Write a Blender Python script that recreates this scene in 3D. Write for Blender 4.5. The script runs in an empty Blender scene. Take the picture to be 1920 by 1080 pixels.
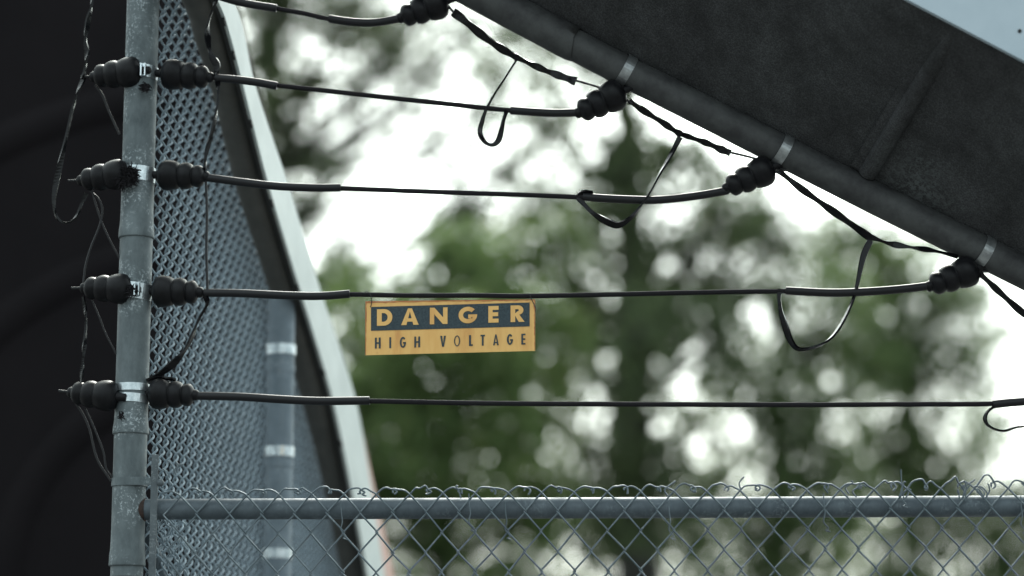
import bpy, math, random
import numpy as np
from mathutils import Vector

rnd = random.Random(7)
rng = np.random.default_rng(11)
sc = bpy.context.scene
COL = sc.collection

# ------------------------------------------------------------------ camera
PITCH = math.radians(10.4)
EYE = Vector((0.0, 0.0, 1.6))
FPX = 85.0 / 36.0 * 1920.0
cam_d = bpy.data.cameras.new("camera")
cam_d.lens = 85.0
cam_d.sensor_width = 36.0
cam_d.clip_start = 0.1
cam_d.clip_end = 2000.0
cam_d.dof.use_dof = True
cam_d.dof.focus_distance = 5.31
cam_d.dof.aperture_fstop = 1.28
cam = bpy.data.objects.new("camera", cam_d)
cam.location = EYE
cam.rotation_euler = (math.radians(90) + PITCH, 0, 0)
COL.objects.link(cam)
sc.camera = cam

# ------------------------------------------------------------------ sky, sun, exposure
SUN_EL, SUN_AZ = math.radians(44), math.radians(4)     # veiled sun ahead, behind the trees
world = bpy.data.worlds.new("World")
sc.world = world
world.use_nodes = True
wn = world.node_tree.nodes
wl = world.node_tree.links
wn.clear()
w_out = wn.new("ShaderNodeOutputWorld")
w_bg = wn.new("ShaderNodeBackground")
w_sky = wn.new("ShaderNodeTexSky")
w_sky.sky_type = 'NISHITA'
w_sky.sun_disc = False
w_sky.sun_elevation = SUN_EL
w_sky.sun_rotation = SUN_AZ
w_sky.dust_density = 6.0
w_sky.air_density = 1.0
w_hs = wn.new("ShaderNodeHueSaturation")                # overcast: the blue is washed out
w_hs.inputs["Saturation"].default_value = 0.32
wl.new(w_sky.outputs[0], w_hs.inputs["Color"])
w_tint = wn.new("ShaderNodeMix")                        # thin cloud gives the glow a cool cast
w_tint.data_type = 'RGBA'
w_tint.blend_type = 'MULTIPLY'
w_tint.inputs[0].default_value = 1.0
w_tint.inputs[7].default_value = (0.90, 1.0, 0.955, 1)
wl.new(w_hs.outputs[0], w_tint.inputs[6])
wl.new(w_tint.outputs[2], w_bg.inputs["Color"])
w_bg.inputs["Strength"].default_value = 0.15
w_veil = wn.new("ShaderNodeBackground")                 # even cloud layer all round
w_veil.inputs["Color"].default_value = (0.86, 0.99, 0.985, 1)
w_tc = wn.new("ShaderNodeTexCoord")                      # overcast: the zenith about three times the horizon
w_sep = wn.new("ShaderNodeSeparateXYZ")
w_mr = wn.new("ShaderNodeMapRange")
w_mr.inputs["From Min"].default_value = 0.0
w_mr.inputs["From Max"].default_value = 1.0
w_mr.inputs["To Min"].default_value = 0.22
w_mr.inputs["To Max"].default_value = 0.62
wl.new(w_tc.outputs["Generated"], w_sep.inputs[0])
wl.new(w_sep.outputs["Z"], w_mr.inputs["Value"])
wl.new(w_mr.outputs["Result"], w_veil.inputs["Strength"])
w_add = wn.new("ShaderNodeAddShader")
wl.new(w_bg.outputs[0], w_add.inputs[0])
wl.new(w_veil.outputs[0], w_add.inputs[1])
wl.new(w_add.outputs[0], w_out.inputs[0])

sun_d = bpy.data.lights.new("sun", 'SUN')
sun_d.energy = 1.5
sun_d.angle = math.radians(14)
sun_d.color = (1.0, 0.96, 0.9)
sun = bpy.data.objects.new("sun", sun_d)
sdir = Vector((math.sin(SUN_AZ) * math.cos(SUN_EL), math.cos(SUN_AZ) * math.cos(SUN_EL), math.sin(SUN_EL)))
sun.rotation_euler = (-sdir).to_track_quat('-Z', 'Y').to_euler()
sun.location = (3, 20, 20)
COL.objects.link(sun)

sc.view_settings.view_transform = 'Standard'
sc.view_settings.look = 'None'
sc.view_settings.exposure = 0.95
sc.view_settings.gamma = 1.0
sc.view_settings.use_curve_mapping = False
sc.render.engine = 'CYCLES'
sc.cycles.use_denoising = True
sc.cycles.max_bounces = 8
sc.cycles.transparent_max_bounces = 4
sc.cycles.use_adaptive_sampling = False
sc.cycles.sample_clamp_indirect = 4.0

# ------------------------------------------------------------------ surveying helpers
FWD = Vector((0, math.cos(PITCH), math.sin(PITCH)))
UPV = Vector((0, -math.sin(PITCH), math.cos(PITCH)))


def ray(px, py):
    return Vector((1, 0, 0)) * ((px - 960) / FPX) + UPV * ((540 - py) / FPX) + FWD


FA = math.radians(3.0)                                   # the front fence line, a little nearer on the right
FN = Vector((math.sin(FA), math.cos(FA), 0))
FU = Vector((math.cos(FA), -math.sin(FA), 0))            # along the fence, to the right
FD = 5.262 * math.cos(FA)


def F(px, py, off=0.0):
    """point of the front fence plane, off metres nearer the camera"""
    r = ray(px, py)
    return EYE + r * ((FD - off) / r.dot(FN))


MM = 5.35 / FPX                                          # metres per photo pixel at the fence
POSTX = F(253, 540)
GT = math.radians(81.7)                                  # the side fence runs away from the corner post
GU = Vector((math.cos(GT), math.sin(GT), 0))
GN = Vector((GU.y, -GU.x, 0))                            # towards the opening (right)
G0 = POSTX + FU * 0.035
G0.z = 0


def G(px, py, off=0.0):
    r = ray(px, py)
    return EYE + r * (((G0 - EYE).dot(GN) + off) / r.dot(GN))


def at(px, py, depth):
    return EYE + ray(px, py) * depth


# ------------------------------------------------------------------ object helpers
def tag(o, label=None, cat=None, group=None, kind=None):
    if label: o["label"] = label
    if cat: o["category"] = cat
    if group: o["group"] = group
    if kind: o["kind"] = kind
    return o


def empty(name, loc, label, cat, group=None):
    o = bpy.data.objects.new(name, None)
    o.location = loc
    o.empty_display_size = 0.05
    COL.objects.link(o)
    return tag(o, label, cat, group)


class MB:
    """collects vertices and faces of one mesh object (world coordinates)"""

    def __init__(self):
        self.v, self.f, self.s = [], [], []

    def add(self, vs, fs, smooth=True):
        b = len(self.v)
        self.v += [tuple(p) for p in vs]
        self.f += [tuple(i + b for i in q) for q in fs]
        self.s += [smooth] * len(fs)

    def tube(self, pts, rad, n=8, cap=True, smooth=True):
        pts = [Vector(p) for p in pts]
        m = len(pts)
        if not hasattr(rad, '__len__'):
            rad = [rad] * m
        t0 = (pts[1] - pts[0]).normalized()
        ref = Vector((0, 0, 1)) if abs(t0.z) < 0.9 else Vector((1, 0, 0))
        nrm = (ref - t0 * ref.dot(t0)).normalized()
        vs = []
        for i, p in enumerate(pts):
            a = pts[max(0, i - 1)]
            b = pts[min(m - 1, i + 1)]
            t = (b - a)
            if t.length < 1e-9:
                t = t0
            t = t.normalized()
            nn = nrm - t * nrm.dot(t)
            if nn.length > 1e-6:
                nrm = nn.normalized()
            bi = t.cross(nrm)
            for k in range(n):
                an = 2 * math.pi * k / n
                vs.append(p + (nrm * math.cos(an) + bi * math.sin(an)) * rad[i])
        fs = []
        for i in range(m - 1):
            for k in range(n):
                k2 = (k + 1) % n
                fs.append((i * n + k, i * n + k2, (i + 1) * n + k2, (i + 1) * n + k))
        self.add(vs, fs, smooth)
        if cap:
            self.add(vs[:n], [tuple(range(n))[::-1]], False)
            self.add(vs[-n:], [tuple(range(n))], False)
        return self

    def lathe(self, origin, axis, prof, n=24):
        """prof: list of (distance along axis, radius)"""
        axis = Vector(axis).normalized()
        self.tube([Vector(origin) + axis * a for a, r in prof], [max(r, 1e-4) for a, r in prof], n, cap=True)
        return self

    def ring(self, c, axis, r, half, th, n=36):
        """open band round a pole"""
        axis = Vector(axis).normalized()
        ref = Vector((0, 0, 1)) if abs(axis.z) < 0.9 else Vector((1, 0, 0))
        u = (ref - axis * ref.dot(axis)).normalized()
        w = axis.cross(u)
        prof = [(-half, r), (-half, r + th), (half, r + th), (half, r)]
        vs = []
        for k in range(n):
            an = 2 * math.pi * k / n
            d = u * math.cos(an) + w * math.sin(an)
            for a, rr in prof:
                vs.append(Vector(c) + axis * a + d * rr)
        fs = []
        for k in range(n):
            k2 = (k + 1) % n
            for j in range(4):
                j2 = (j + 1) % 4
                fs.append((k * 4 + j, k * 4 + j2, k2 * 4 + j2, k2 * 4 + j))
        self.add(vs, fs, False)
        return self

    def hexa(self, p):
        """8 corners: bottom ring 0-3, top ring 4-7"""
        self.add(p, [(3, 2, 1, 0), (4, 5, 6, 7), (0, 1, 5, 4), (1, 2, 6, 5), (2, 3, 7, 6), (3, 0, 4, 7)], False)
        return self

    def bar(self, a, b, w, wd, h, hd):
        """box beam a to b; half width w along wd, half height h along hd"""
        a, b, wd, hd = Vector(a), Vector(b), Vector(wd).normalized(), Vector(hd).normalized()
        q = [(-w, -h), (w, -h), (w, h), (-w, h)]
        self.hexa([a + wd * x + hd * y for x, y in q] + [b + wd * x + hd * y for x, y in q])
        return self

    def ribbon(self, pts, width, twist=0.0, th=0.0012, phase=0.0, rough=0.15):
        """flat plastic tape following pts, turning about its own length"""
        pts = [Vector(p) for p in pts]
        m = len(pts)
        vs = []
        for i, p in enumerate(pts):
            t = (pts[min(m - 1, i + 1)] - pts[max(0, i - 1)]).normalized()
            u = FN.cross(t).normalized()
            w = t.cross(u).normalized()
            f = i / (m - 1)
            an = phase + twist * f + rough * math.sin(f * 23 + phase * 7)
            e = u * math.cos(an) + w * math.sin(an)
            g = t.cross(e)
            ww = width(f) if callable(width) else width
            for x, y in ((-1, -1), (1, -1), (1, 1), (-1, 1)):
                vs.append(p + e * (x * ww / 2) + g * (y * th))
        fs = []
        for i in range(m - 1):
            for j in range(4):
                j2 = (j + 1) % 4
                fs.append((i * 4 + j, i * 4 + j2, i * 4 + 4 + j2, i * 4 + 4 + j))
        fs += [(3, 2, 1, 0), tuple(range(4 * m - 4, 4 * m))]
        self.add(vs, fs, False)
        return self

    def build(self, name, mat, parent=None, bevel=0.0):
        me = bpy.data.meshes.new(name)
        org = parent.matrix_world.translation.copy() if False else None
        base = Vector((0, 0, 0))
        p = parent
        while p is not None:
            base += p.location
            p = p.parent
        if parent is None:
            xs = np.array(self.v)
            base = Vector((xs[:, 0].mean(), xs[:, 1].mean(), xs[:, 2].min()))
        me.from_pydata([(a[0] - base[0], a[1] - base[1], a[2] - base[2]) for a in self.v], [], self.f)
        me.polygons.foreach_set("use_smooth", self.s)
        me.materials.append(mat)
        me.update()
        o = bpy.data.objects.new(name, me)
        COL.objects.link(o)
        if parent is not None:
            o.parent = parent
        else:
            o.location = base
        if bevel:
            b = o.modifiers.new("bevel", 'BEVEL')
            b.width = bevel
            b.segments = 2
            b.limit_method = 'ANGLE'
        return o


def smooth(pts, sub=6):
    """Catmull-Rom through pts"""
    pts = [Vector(p) for p in pts]
    if len(pts) < 3:
        return [pts[0].lerp(pts[-1], i / sub) for i in range(sub + 1)]
    P = [pts[0] * 2 - pts[1]] + pts + [pts[-1] * 2 - pts[-2]]
    out = []
    for i in range(1, len(P) - 2):
        a, b, c, d = P[i - 1], P[i], P[i + 1], P[i + 2]
        for k in range(sub):
            t = k / sub
            out.append(0.5 * ((2 * b) + (c - a) * t + (2 * a - 5 * b + 4 * c - d) * t * t + (3 * b - a - 3 * c + d) * t ** 3))
    out.append(pts[-1])
    return out


# ------------------------------------------------------------------ materials
def material(name, col, rough=0.5, metal=0.0, spec=0.5):
    m = bpy.data.materials.new(name)
    m.use_nodes = True
    b = m.node_tree.nodes["Principled BSDF"]
    b.inputs["Base Color"].default_value = (*col, 1)
    b.inputs["Roughness"].default_value = rough
    b.inputs["Metallic"].default_value = metal
    b.inputs["Specular IOR Level"].default_value = spec
    return m, m.node_tree.nodes, m.node_tree.links, b


def noise(n, l, scale, detail=4, rough=0.6, stretch=None, coord="Object"):
    tc = n.new("ShaderNodeTexCoord")
    t = n.new("ShaderNodeTexNoise")
    t.inputs["Scale"].default_value = scale
    t.inputs["Detail"].default_value = detail
    t.inputs["Roughness"].default_value = rough
    if stretch:
        mp = n.new("ShaderNodeMapping")
        mp.inputs["Scale"].default_value = stretch
        l.new(tc.outputs[coord], mp.inputs[0])
        l.new(mp.outputs[0], t.inputs["Vector"])
    else:
        l.new(tc.outputs[coord], t.inputs["Vector"])
    return t.outputs["Fac"]


def ramp(n, l, fac, stops):
    r = n.new("ShaderNodeValToRGB")
    el = r.color_ramp.elements
    while len(el) < len(stops):
        el.new(0.5)
    for e, (p, c) in zip(el, stops):
        e.position = p
        e.color = (*c, 1) if len(c) == 3 else c
    l.new(fac, r.inputs[0])
    return r.outputs[0]


def mix(n, l, fac, a, b, mode='MIX'):
    m = n.new("ShaderNodeMix")
    m.data_type = 'RGBA'
    m.blend_type = mode
    for s, v in ((m.inputs[0], fac), (m.inputs[6], a), (m.inputs[7], b)):
        if hasattr(v, "is_linked"):
            l.new(v, s)
        elif isinstance(v, tuple):
            s.default_value = (*v, 1)
        else:
            s.default_value = v
    return m.outputs[2]


def bump(n, l, b, h, strength=0.2, dist=0.002):
    bp = n.new("ShaderNodeBump")
    bp.inputs["Strength"].default_value = strength
    bp.inputs["Distance"].default_value = dist
    l.new(h, bp.inputs["Height"])
    l.new(bp.outputs[0], b.inputs["Normal"])


def galvanised(name, lo, hi, fleck, rust=None, metal=0.25, rough=0.55):
    m, n, l, b = material(name, hi, rough, metal)
    c = ramp(n, l, noise(n, l, 20, 7, 0.72, (1, 1, 0.45)), [(0.34, lo), (0.66, hi)])
    f = ramp(n, l, noise(n, l, 150, 3, 0.75), [(0.53, (0, 0, 0)), (0.62, (1, 1, 1))])
    f2 = ramp(n, l, noise(n, l, 14, 3, 0.6), [(0.48, (0, 0, 0)), (0.60, (1, 1, 1))])
    ff = mix(n, l, 1.0, f, f2, 'MULTIPLY')
    c = mix(n, l, ff, c, fleck)
    if rust:
        r = ramp(n, l, noise(n, l, 22, 5, 0.7), [(rust, (0, 0, 0)), (rust + 0.05, (1, 1, 1))])
        c = mix(n, l, r, c, (0.05, 0.022, 0.014))
    l.new(c, b.inputs["Base Color"])
    rr = ramp(n, l, noise(n, l, 30, 4), [(0.3, (rough - 0.1,) * 3), (0.7, (rough + 0.2,) * 3)])
    l.new(rr, b.inputs["Roughness"])
    bump(n, l, b, noise(n, l, 160, 3), 0.15, 0.001)
    return m


M = {}
M["post"] = galvanised("weathered_galvanised_post", (0.060, 0.076, 0.083), (0.125, 0.150, 0.160), (0.30, 0.34, 0.36), 0.72)
M["rail"] = galvanised("galvanised_rail", (0.052, 0.068, 0.082), (0.09, 0.112, 0.13), (0.12, 0.145, 0.162), 0.70)
M["wire"] = galvanised("galvanised_wire", (0.075, 0.10, 0.115), (0.12, 0.15, 0.17), (0.2, 0.23, 0.25), 0.74, 0.35, 0.45)
M["mesh"] = galvanised("coated_mesh_wire", (0.16, 0.205, 0.24), (0.225, 0.285, 0.33), (0.28, 0.34, 0.38), None, 0.0, 0.7)
M["sidepost"] = galvanised("pale_side_post", (0.10, 0.13, 0.155), (0.165, 0.205, 0.24), (0.2, 0.24, 0.27), None)
M["bar"] = galvanised("dull_steel_bar", (0.055, 0.068, 0.078), (0.09, 0.108, 0.118), (0.15, 0.17, 0.18), 0.68)

m, n, l, b = material("bright_clamp_steel", (0.55, 0.6, 0.63), 0.28, 0.9)
l.new(ramp(n, l, noise(n, l, 60, 3), [(0.3, (0.38, 0.43, 0.46)), (0.7, (0.68, 0.73, 0.76))]), b.inputs["Base Color"])
l.new(ramp(n, l, noise(n, l, 40, 3), [(0.3, (0.2,) * 3), (0.7, (0.42,) * 3)]), b.inputs["Roughness"])
M["clamp"] = m
m, n, l, b = material("dull_strap_steel", (0.3, 0.31, 0.31), 0.36, 0.85)
l.new(ramp(n, l, noise(n, l, 50, 3), [(0.3, (0.22, 0.23, 0.24)), (0.7, (0.42, 0.44, 0.45))]), b.inputs["Base Color"])
M["strap"] = m

m, n, l, b = material("black_rubber", (0.014, 0.014, 0.017), 0.42, 0.0, 0.17)
l.new(ramp(n, l, noise(n, l, 45, 4), [(0.35, (0.004, 0.004, 0.005)), (0.7, (0.009, 0.009, 0.011))]), b.inputs["Base Color"])
l.new(ramp(n, l, noise(n, l, 70, 4), [(0.3, (0.34,) * 3), (0.7, (0.55,) * 3)]), b.inputs["Roughness"])
bump(n, l, b, noise(n, l, 220, 2), 0.1, 0.0006)
M["rubber"] = m
m, n, l, b = material("black_sleeve_plastic", (0.008, 0.008, 0.010), 0.45, 0.0, 0.28)
M["sleeve"] = m
m, n, l, b = material("black_braided_cord", (0.012, 0.011, 0.013), 0.85, 0.0, 0.2)
bump(n, l, b, noise(n, l, 380, 2, 0.5, (1, 1, 1)), 0.8, 0.002)
M["cord"] = m
m, n, l, b = material("glossy_black_tape", (0.004, 0.004, 0.005), 0.16, 0.0, 0.2)
bump(n, l, b, noise(n, l, 90, 3), 0.35, 0.003)
M["tape"] = m
m, n, l, b = material("thin_dark_wire", (0.016, 0.016, 0.018), 0.5, 0.0, 0.25)
M["thin"] = m
m, n, l, b = material("rust", (0.05, 0.022, 0.014), 0.85)
l.new(ramp(n, l, noise(n, l, 60, 5), [(0.35, (0.016, 0.010, 0.009)), (0.65, (0.045, 0.022, 0.015))]), b.inputs["Base Color"])
M["rust"] = m

# soffit: dark grainy paint, pale lichen specks in places
m, n, l, b = material("dark_soffit_paint", (0.05, 0.052, 0.052), 0.7, 0.0, 0.3)
c = ramp(n, l, noise(n, l, 3.0, 5, 0.6), [(0.3, (0.026, 0.026, 0.028)), (0.7, (0.044, 0.046, 0.048))])
sp = ramp(n, l, noise(n, l, 290, 3, 0.8), [(0.42, (0.55, 0.55, 0.55)), (0.62, (1.5, 1.5, 1.5))])
c = mix(n, l, 1.0, c, sp, 'MULTIPLY')
stk = ramp(n, l, noise(n, l, 6.0, 5, 0.7, (2.2, 2.2, 0.35)), [(0.35, (0.62, 0.62, 0.62)), (0.65, (1.3, 1.3, 1.3))])   # water streaks
c = mix(n, l, 1.0, c, stk, 'MULTIPLY')
rs = ramp(n, l, noise(n, l, 11, 5, 0.8), [(0.69, (0, 0, 0)), (0.75, (1, 1, 1))])
c = mix(n, l, rs, c, (0.035, 0.024, 0.02))
vd = n.new("ShaderNodeVectorMath")
vd.operation = 'DISTANCE'
vd.name = "patch_centre"
tco = n.new("ShaderNodeTexCoord")
l.new(tco.outputs["Object"], vd.inputs[0])
ad = n.new("ShaderNodeMath")
ad.operation = 'MULTIPLY_ADD'
l.new(noise(n, l, 14, 4, 0.7), ad.inputs[0])
ad.inputs[1].default_value = 0.27
l.new(vd.outputs["Value"], ad.inputs[2])
pa = ramp(n, l, ad.outputs[0], [(0.07, (1, 1, 1)), (0.27, (0, 0, 0))])
pa2 = ramp(n, l, noise(n, l, 95, 3, 0.8), [(0.46, (0, 0, 0)), (0.58, (1, 1, 1))])
c = mix(n, l, mix(n, l, 1.0, pa, pa2, 'MULTIPLY'), c, (0.085, 0.094, 0.096))
l.new(c, b.inputs["Base Color"])
bump(n, l, b, noise(n, l, 150, 3), 0.4, 0.002)
M["soffit"] = m
m, n, l, b = material("dark_painted_pipe", (0.06, 0.062, 0.062), 0.6, 0.0, 0.4)
c = ramp(n, l, noise(n, l, 16, 6, 0.7, (1, 1, 1)), [(0.33, (0.020, 0.020, 0.022)), (0.67, (0.056, 0.059, 0.059))])
r = ramp(n, l, noise(n, l, 26, 5, 0.75), [(0.66, (0, 0, 0)), (0.72, (1, 1, 1))])
c = mix(n, l, r, c, (0.03, 0.02, 0.018))
l.new(c, b.inputs["Base Color"])
bump(n, l, b, noise(n, l, 120, 3), 0.25, 0.0015)
M["darkpipe"] = m
m, n, l, b = material("white_fascia_paint", (0.62, 0.68, 0.72), 0.5)
c = ramp(n, l, noise(n, l, 5, 5, 0.6), [(0.3, (0.33, 0.40, 0.455)), (0.7, (0.41, 0.48, 0.535))])
r = ramp(n, l, noise(n, l, 18, 4, 0.7, (1, 1, 2.5)), [(0.70, (0, 0, 0)), (0.75, (1, 1, 1))])
c = mix(n, l, r, c, (0.42, 0.40, 0.42))
l.new(c, b.inputs["Base Color"])
M["white"] = m
m, n, l, b = material("pale_board_paint", (0.78, 0.8, 0.8), 0.5)
l.new(ramp(n, l, noise(n, l, 6, 5), [(0.3, (0.38, 0.42, 0.415)), (0.7, (0.50, 0.54, 0.53))]), b.inputs["Base Color"])
M["pale"] = m
m, n, l, b = material("salmon_board_edge", (0.5, 0.32, 0.27), 0.7)
M["salmon"] = m
m, n, l, b = material("black_bulkhead_paint", (0.016, 0.0145, 0.017), 0.85, 0.0, 0.12)
l.new(ramp(n, l, noise(n, l, 2, 4), [(0.3, (0.0052, 0.0042, 0.0052)), (0.7, (0.0082, 0.0066, 0.0078))]), b.inputs["Base Color"])
M["bulkhead"] = m
m, n, l, b = material("shadow_gap_and_tab_black", (0.012, 0.012, 0.012), 0.7)  # black of the shadow gap strip, also on the tabs and screw
M["gap_black"] = m

m, n, l, b = material("brown_grey_edge_pipe", (0.1, 0.1, 0.095), 0.6, 0.0, 0.4)
l.new(ramp(n, l, noise(n, l, 14, 6, 0.7), [(0.3, (0.045, 0.045, 0.042)), (0.7, (0.078, 0.077, 0.071))]), b.inputs["Base Color"])
M["rakepipe"] = m

# sign
m, n, l, b = material("faded_yellow_paint", (0.55, 0.34, 0.09), 0.55, 0.0, 0.35)
c = ramp(n, l, noise(n, l, 22, 5, 0.6, (1, 1, 0.25)), [(0.3, (0.62, 0.32, 0.10)), (0.5, (0.74, 0.44, 0.15)), (0.62, (0.70, 0.39, 0.125)), (0.75, (0.58, 0.28, 0.09))])
r = ramp(n, l, noise(n, l, 60, 5, 0.7), [(0.64, (0, 0, 0)), (0.78, (0.6, 0.6, 0.6))])
c = mix(n, l, r, c, (0.42, 0.17, 0.06))
l.new(c, b.inputs["Base Color"])
M["yellow"] = m
m, n, l, b = material("rusty_red_edge", (0.4, 0.12, 0.05), 0.7)
l.new(ramp(n, l, noise(n, l, 80, 4), [(0.3, (0.30, 0.07, 0.035)), (0.7, (0.55, 0.24, 0.07))]), b.inputs["Base Color"])
M["rededge"] = m
m, n, l, b = material("dark_blue_print", (0.028, 0.042, 0.052), 0.6, 0.0, 0.3)
l.new(ramp(n, l, noise(n, l, 260, 3, 0.8), [(0.35, (0.020, 0.032, 0.042)), (0.7, (0.052, 0.075, 0.085))]), b.inputs["Base Color"])
M["print"] = m

# vegetation
def leaf_material(name, stops, trans=0.35):
    m = bpy.data.materials.new(name)
    m.use_nodes = True
    n, l = m.node_tree.nodes, m.node_tree.links
    n.clear()
    out = n.new("ShaderNodeOutputMaterial")
    at_ = n.new("ShaderNodeAttribute")
    at_.attribute_name = "leaf_tone"
    c = ramp(n, l, at_.outputs["Fac"], stops)
    d = n.new("ShaderNodeBsdfDiffuse")
    t = n.new("ShaderNodeBsdfTranslucent")
    l.new(c, d.inputs["Color"])
    l.new(c, t.inputs["Color"])
    mx = n.new("ShaderNodeMixShader")
    mx.inputs[0].default_value = trans
    l.new(d.outputs[0], mx.inputs[1])
    l.new(t.outputs[0], mx.inputs[2])
    l.new(mx.outputs[0], out.inputs[0])
    return m


M["leaf"] = leaf_material("green_leaves", [(0.0, (0.075, 0.115, 0.052)), (0.5, (0.115, 0.165, 0.075)), (1.0, (0.155, 0.195, 0.085))], 0.48)
M["leaf_dark"] = leaf_material("dark_leaves", [(0.0, (0.065, 0.085, 0.05)), (0.5, (0.085, 0.115, 0.06)), (1.0, (0.115, 0.14, 0.07))], 0.4)
M["leaf_light"] = leaf_material("fresh_green_leaves", [(0.0, (0.09, 0.135, 0.058)), (0.5, (0.135, 0.195, 0.08)), (1.0, (0.19, 0.23, 0.092))], 0.58)
m, n, l, b = material("bark", (0.05, 0.045, 0.04), 0.9)
l.new(ramp(n, l, noise(n, l, 8, 6, 0.7, (3, 3, 0.6)), [(0.3, (0.012, 0.013, 0.011)), (0.7, (0.034, 0.034, 0.029))]), b.inputs["Base Color"])
M["bark"] = m
m, n, l, b = material("gravel_ground", (0.06, 0.08, 0.035), 0.95)
l.new(ramp(n, l, noise(n, l, 0.8, 6, 0.7), [(0.3, (0.07, 0.072, 0.07)), (0.7, (0.13, 0.13, 0.128))]), b.inputs["Base Color"])
M["ground"] = m

# ------------------------------------------------------------------ ground
g = MB()
g.add([(-600, -600, 0), (600, -600, 0), (600, 600, 0), (-600, 600, 0)], [(0, 1, 2, 3)], False)
tag(g.build("ground", M["ground"]), "grey gravel ground under the fence and trees", None, None, "structure")

# ------------------------------------------------------------------ dark bulkhead at left, with arched ribs
WY = 8.3
def W(px, py, off=0.0):
    r = ray(px, py)
    return EYE + r * ((WY - off) / r.y)

bulk = empty("bulkhead_wall", (W(150, 540).x, WY, 0), "near-black bulkhead wall with faint arched ribs behind the corner post", "wall")
tl, tr, br_ = W(-900, -420), W(330, -420), W(722, 1120)
f0 = [Vector((tl.x, WY, 0)), Vector((br_.x + 0.25, WY, 0)), br_, tr, Vector((tl.x, WY, tr.z))]
q = MB()
k = len(f0)
q.add(f0 + [p + Vector((0, 0.25, 0)) for p in f0],
      [tuple(range(k))[::-1][::-1], tuple(range(2 * k - 1, k - 1, -1))] + [(i, k + i, k + (i + 1) % k, (i + 1) % k) for i in range(k)], False)
q.build("wall_panel", M["bulkhead"], bulk)
cc = W(400, 1100)
for rp in (392, 646, 952):
    rr = rp * WY / FPX
    arc = [cc + Vector((math.cos(a) * rr, 0.075, math.sin(a) * rr)) for a in [math.radians(92 + 90 * i / 40) for i in range(41)]]
    arc = [p for p in arc if p.z > 0.0]
    MB().tube(arc, 0.10, 20).build("arched_rib", M["bulkhead"], bulk)

# ------------------------------------------------------------------ corner post
R_POST = 0.0366
post = empty("corner_post", (POSTX.x, POSTX.y, 0), "tall weathered galvanised corner post carrying the black insulators", "post")
UP = Vector((0, 0, 1))


def post_at(py):
    r = ray(253, py)
    t = math.hypot(POSTX.x, POSTX.y) / math.hypot(r.x, r.y)
    p = EYE + r * t
    return Vector((POSTX.x, POSTX.y, p.z))


q = MB()
q.tube([Vector((POSTX.x, POSTX.y, z)) for z in np.linspace(0, post_at(1056).z, 8)], R_POST - 0.001, 40)
lower = q.build("lower_pole", M["post"], post)
q = MB()
q.tube([Vector((POSTX.x, POSTX.y, z)) for z in np.linspace(post_at(1056).z, 4.0, 24)], R_POST, 40)
q.build("pole", M["post"], post)
for py, h in ((437, 11), (806, 9), (1050, 12)):
    c = post_at(py)
    q = MB()
    hh = h * MM
    q.lathe(c - UP * hh, UP, [(0, R_POST), (0.0004, R_POST + 0.0030), (hh * 0.25, R_POST + 0.0034), (hh * 1.6, R_POST + 0.0026), (hh * 2.4, R_POST + 0.0012), (hh * 4.5, R_POST + 0.0001)], 40)
    q.build("collar", M["post"], post)
q = MB()
c = post_at(1092)
q.ring(c, UP, R_POST - 0.0012, 0.012, 0.0012)
q.build("rusty_ring", M["rust"], post)
# strap clamps of the insulators
for py, h, tilt in ((137, 12, 0.10), (329, 14, 0.05), (548, 15, 0.12), (728, 7, 0.0), (748, 8, 0.05)):
    q = MB()
    q.ring(post_at(py), (tilt, 0, 1), R_POST + 0.0006, h * MM, 0.0016, 40)
    q.build("band_clamp", M["clamp"], post)
# mount ears under the straps on the camera side
for py in (140, 548):
    c = post_at(py) - FN * (R_POST + 0.008) + FU * 0.010
    q = MB()
    q.bar(c - UP * 0.016, c + UP * 0.014, 0.002, FU, 0.008, FN)
    q.bar(c - UP * 0.016 + FU * 0.009, c + UP * 0.014 + FU * 0.009, 0.0015, FU, 0.008, FN)
    q.build("clamp_ear", M["clamp"], post, 0.001)


# ------------------------------------------------------------------ insulators
def insulator(a, b, label, group, big_first=True, scale=1.0, stub=True):
    """ribbed strain insulator; a is the anchored (large) end, b the wire end"""
    a, b = Vector(a), Vector(b)
    ax = (b - a).normalized()
    L = (b - a).length
    o = empty("strain_insulator", a, label, "insulator", group)
    # three swelling lobes
    k_ = rnd.uniform(0.96, 1.04)
    spans = [(0.0, 0.45, 30.0 * k_), (0.45, 0.73, 26.5 * k_), (0.73, 0.985, 22.0 * k_)]
    prof = []
    for (s0, s1, R) in spans:
        for i in range(11):
            u = -1 + 2 * i / 10
            r = R * (1 - 0.165 * abs(u) ** 2.0)
            if s0 == 0.0 and u < 0:
                r = R * max(0.42, (1 - abs(u) ** 2.6 * 0.83) ** 0.5)
            if s0 > 0.7 and u > 0:
                r = R * max(0.55, (1 - abs(u) ** 2.4 * 0.72) ** 0.5)
            prof.append((L * (s0 + (s1 - s0) * (u + 1) / 2), r * MM * scale))
    MB().lathe(a, ax, prof, 32).build("ribbed_body", M["rubber"], o)
    q = MB()
    q.lathe(a + ax * L * 0.96, ax, [(0, 11 * MM), (3 * MM, 11 * MM), (5 * MM, 10 * MM), (7 * MM, 10.6 * MM), (11 * MM, 9 * MM), (13 * MM, 6 * MM)], 20)
    q.build("end_collar", M["rubber"], o)
    if stub:
        q = MB()
        q.lathe(a - ax * 0.022, ax, [(0, 0.006), (0.003, 0.009), (0.018, 0.009), (0.026, 0.012)], 14)
        q.build("anchor_stub", M["rubber"], o)
    return o


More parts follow.
